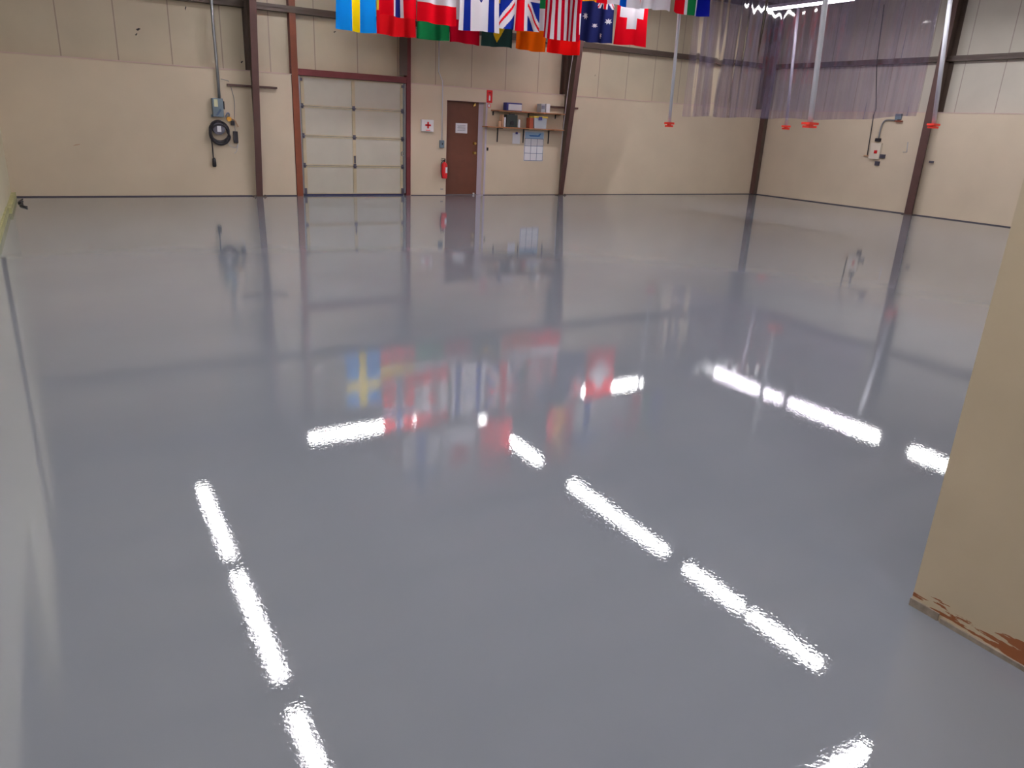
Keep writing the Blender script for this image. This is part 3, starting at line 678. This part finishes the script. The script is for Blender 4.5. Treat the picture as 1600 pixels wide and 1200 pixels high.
def jack(u, v, w_, l_):
    x, y = (v-l_/2)/l_*2, (u-w_/2)/w_*2
    if abs(x) < .12 or abs(y) < .2: return R_
    if abs(x) < .2 or abs(y) < .33: return W_
    for s in (1, -1):
        d_ = y-s*x
        if abs(d_) < .1: return R_ if (d_*x*s > 0) else W_
        if abs(d_) < .24: return W_
    return B_
def uk(u, v): return jack(u, v, FW, FL)
def usa(u, v):
    if v < FL*.4 and u > FW*6/13:
        a, b = (v/(FL*.4)*11) % 2, ((u-FW*6/13)/(FW*7/13)*9) % 2
        for (i, j) in ((1, 1), (0, 0), (2, 0), (0, 2), (2, 2)):
            if (a-i)**2+(b-j)**2 < .12: return W_
        return B_
    return DR_ if int(u/FW*13) % 2 == 0 else W_
NAVY = (38, 44, 98)
def australia(u, v):
    if v < FL/2 and u > FW/2:
        c = jack(u-FW/2, v, FW/2, FL/2); return NAVY if c == B_ else c
    for cx, cy, r in ((.10, .83, .07), (.46, .59, .075), (.70, .88, .07), (.54, 1.16, .065), (.36, .98, .055), (.2, .3, .1)):
        if pip(star(cx, cy, r, 7), u, v): return W_
    return NAVY
def swiss(u, v):
    a, b = abs(u-FW/2), abs(v-FL*.5)
    return W_ if (a < .11 and b < .34) or (b < .12 and a < .3) else R_
def brazil(u, v):
    g = (44, 70, 66)
    if abs(u-FW/2)/(FW*.41)+abs(v-FL/2)/(FL*.43) < 1:
        return B_ if (u-FW/2)**2+(v-FL/2)**2 < .2**2 else (232, 196, 40)
    return g
def safrica(u, v):
    x, y = v/FL, u/FW      # x from hoist to fly, y across
    arm = abs(y-.5); d_ = arm-max(0, (.5-x*1.25))*1.0
    if x < .4 and arm < .5-x*1.25-.26: return K_
    if x < .44 and arm < .5-x*1.25-.18: return Y_
    if abs(d_) < .1 or (x > .4 and arm < .1): return G_
    if abs(d_) < .165 or (x > .4 and arm < .165): return W_
    if d_ < 0: return G_
    return R_ if y < .5 else (20, 30, 150)
def korea(u, v):
    a, b = u-FW/2, v-FL/2
    if a*a+b*b < .2**2:
        return R_ if a+.06*math.sin(b*15) > 0 else (10, 70, 170)
    for sx in (-1, 1):
        for sy in (-1, 1):
            p, q = a*sx-.21, b*sy-.36
            c, s = (p+q)*.707, (q-p)*.707
            if abs(c) < .09 and abs(s) < .075 and int((c+.09)/.036) % 2 == 0: return K_
    return W_
def japan(u, v): return R_ if (u-FW/2)**2+(v-FL/2)**2 < .24**2 else W_
def star_red(u, v):
    return Y_ if pip(star(FW*.7, .22, .13, 5, .4, 1.57), u, v) else R_
sweden = nordic((20, 130, 214), (246, 218, 20), cw=.19)
norway = nordic(R_, (36, 40, 110), W_, .045, .12)
finland = nordic(W_, (14, 84, 200), cw=.2)
spain = bandsv([R_, (246, 170, 20), R_], [.27, .46, .27])

def flag(xl, xr, Y, zb, pat, label, seed):
    t = thing('national_flag', label, 'flag', ((xl+xr)/2, Y, zb+FL), 'flags of many nations hung in rows')
    rr = random.Random(seed); nu, nv = 80, 124
    mats, idx = [], {}
    p1, p2, k1 = rr.uniform(0, 6.28), rr.uniform(0, 6.28), rr.uniform(5, 9)
    lean = rr.uniform(-.015, .015)
    bm = N(); grid = []
    for j in range(nv+1):
        v = FL*j/nv; row = []
        for i in range(nu+1):
            u = i/nu; g = v/FL
            pinch = .985-.035*math.sin(math.pi*g)
            x = (xl+xr)/2+(u-.5)*(xr-xl)*pinch+lean*g
            y = Y+(.012+.035*g)*math.sin(k1*u*1.7+p1+g*1.3)+.012*math.sin(19*u+p2)*g
            z = zb+FL-v-.012*math.sin(u*5+p2)*g
            row.append(bm.verts.new((x, y, z)))
        grid.append(row)
    for j in range(nv):
        for i in range(nu):
            c = pat((i+.5)/nu*FW, (j+.5)/nv*FL)
            if c not in idx: idx[c] = len(mats); mats.append(cloth(c))
            f = bm.faces.new((grid[j][i], grid[j+1][i], grid[j+1][i+1], grid[j][i+1])); f.material_index = idx[c]; f.smooth = True
    o = obj('cloth', bm, mats, t)
    bm = N(); tube(bm, [(xl+.005, Y, zb+FL+.012), (xr-.005, Y, zb+FL+.012)], .02, 8); obj('hoist_sleeve', bm, cloth(W_), t)
def edges(pxs, Y): return [at(px, py, 1, Y).x for px, py in pxs]
Y1, Y2, Y3 = 15.25, 13.8, 11.65
e1 = edges([(524, 48), (589, 54), (652, 62), (703, 63), (752, 72), (803, 77), (853, 82), (905, 88)], Y1)
r1 = [(sweden, 'blue flag with yellow cross, leftmost in the row by the wall'),
      (bandsh([K_, (226, 200, 60), (206, 22, 30)]), 'flag ending in a deep red third, right of the blue and yellow one'),
      (bandsh([G_, W_, G_]), 'flag ending in a green third, in the row by the wall'),
      (bandsh([G_, W_, (196, 14, 44)]), 'flag ending in a crimson third between the green and dark green ones'),
      (brazil, 'dark green flag with a yellow diamond point behind the striped ones'),
      (bandsh([G_, W_, O_]), 'flag ending in an orange third, in the row by the wall'),
      (bandsh([R_, W_, (226, 20, 20)]), 'flag ending in a bright red third, rightmost in the row by the wall')]
for k, (p, lab) in enumerate(r1): flag(e1[k]+.008, e1[k+1]-.008, Y1+(.03 if k % 2 else 0), 3.25, p, lab, k)
e2 = edges([(590, 20), (652, 27), (716, 37), (780, 50), (846, 50), (905, 62), (957, 68), (1010, 72)], Y2)
r2 = [(norway, 'red flag with white-edged blue cross, leftmost in the middle row'),
      (canada, 'red and white flag with a red leaf, in the middle row'),
      (israel, 'white flag with two blue stripes, in the middle row'),
      (uk, 'blue flag with red and white crossed bars, in the middle row'),
      (usa, 'red and white striped flag with starred blue corner'),
      (australia, 'dark blue flag with white stars, in the middle row'),
      (swiss, 'red flag with a white cross, rightmost in the middle row')]
z2 = [at(px, py, 1, Y2).z for px, py in ((620, 26), (684, 37), (748, 49), (812, 47), (875, 62), (931, 66), (983, 71))]
for k, (p, lab) in enumerate(r2): flag(e2[k]+.008, e2[k+1]-.008, Y2+(.03 if k % 2 else 0), z2[k], p, lab, 20+k)
e3 = edges([(899, 2), (948, 8), (1001, 12), (1050, 19), (1108, 25)], Y3); e3[1:1] = []
w3 = .80
left = [e3[0]-w3*k for k in range(4, 1, -1)]
r3 = [(nordic(W_, (20, 60, 170), cw=.22), 'white flag with blue cross, leftmost in the front row above the floor lights'),
      (japan, 'white flag with a red disc, in the front row'),
      (star_red, 'plain red flag with a small yellow star, in the front row'),
      ]
for k, (p, lab) in enumerate(r3): flag(left[k]+.01, left[k]+w3-.01, Y3+(.03 if k % 2 else 0), 3.8, p, lab, 40+k)
r3b = [(spain, 'red and orange striped flag, in the front row'), (finland, 'white flag with a bright blue cross, in the front row'),
       (korea, 'white flag with red and blue disc, in the front row'), (safrica, 'red green and blue flag, rightmost in the front row')]
z3 = [at(px, py, 1, Y3).z for px, py in ((925, 3), (975, 10), (1025, 15), (1080, 23))]
for k, (p, lab) in enumerate(r3b): flag(e3[k]+.008, e3[k+1]-.008, Y3+(.03 if k % 2 else 0), z3[k], p, lab, 50+k)
for Y, zt, x0, x1, lab in ((Y1, 3.25+FL+.035, e1[0], e1[-1], 'back row'), (Y2, max(z2)+FL+.035, e2[0], e2[-1], 'middle row'), (Y3, max(z3)+FL+.035, left[0], e3[-1], 'front row')):
    t = thing('flag_line', 'thin cable carrying the %s of flags' % lab, 'cable', (x0, Y, zt), 'cables carrying the flags')
    pipe('cable', [(x0-.3, Y+.015, zt), (x1+.3, Y+.015, zt)], .006, M['string'], t, 6)
    for x in (x0-.3, (x0+x1)/2, x1+.3): pipe('hanger', [(x, Y+.015, zt), (x, Y+.015, zroof(Y)-.005)], .005, M['string'], t, 5)
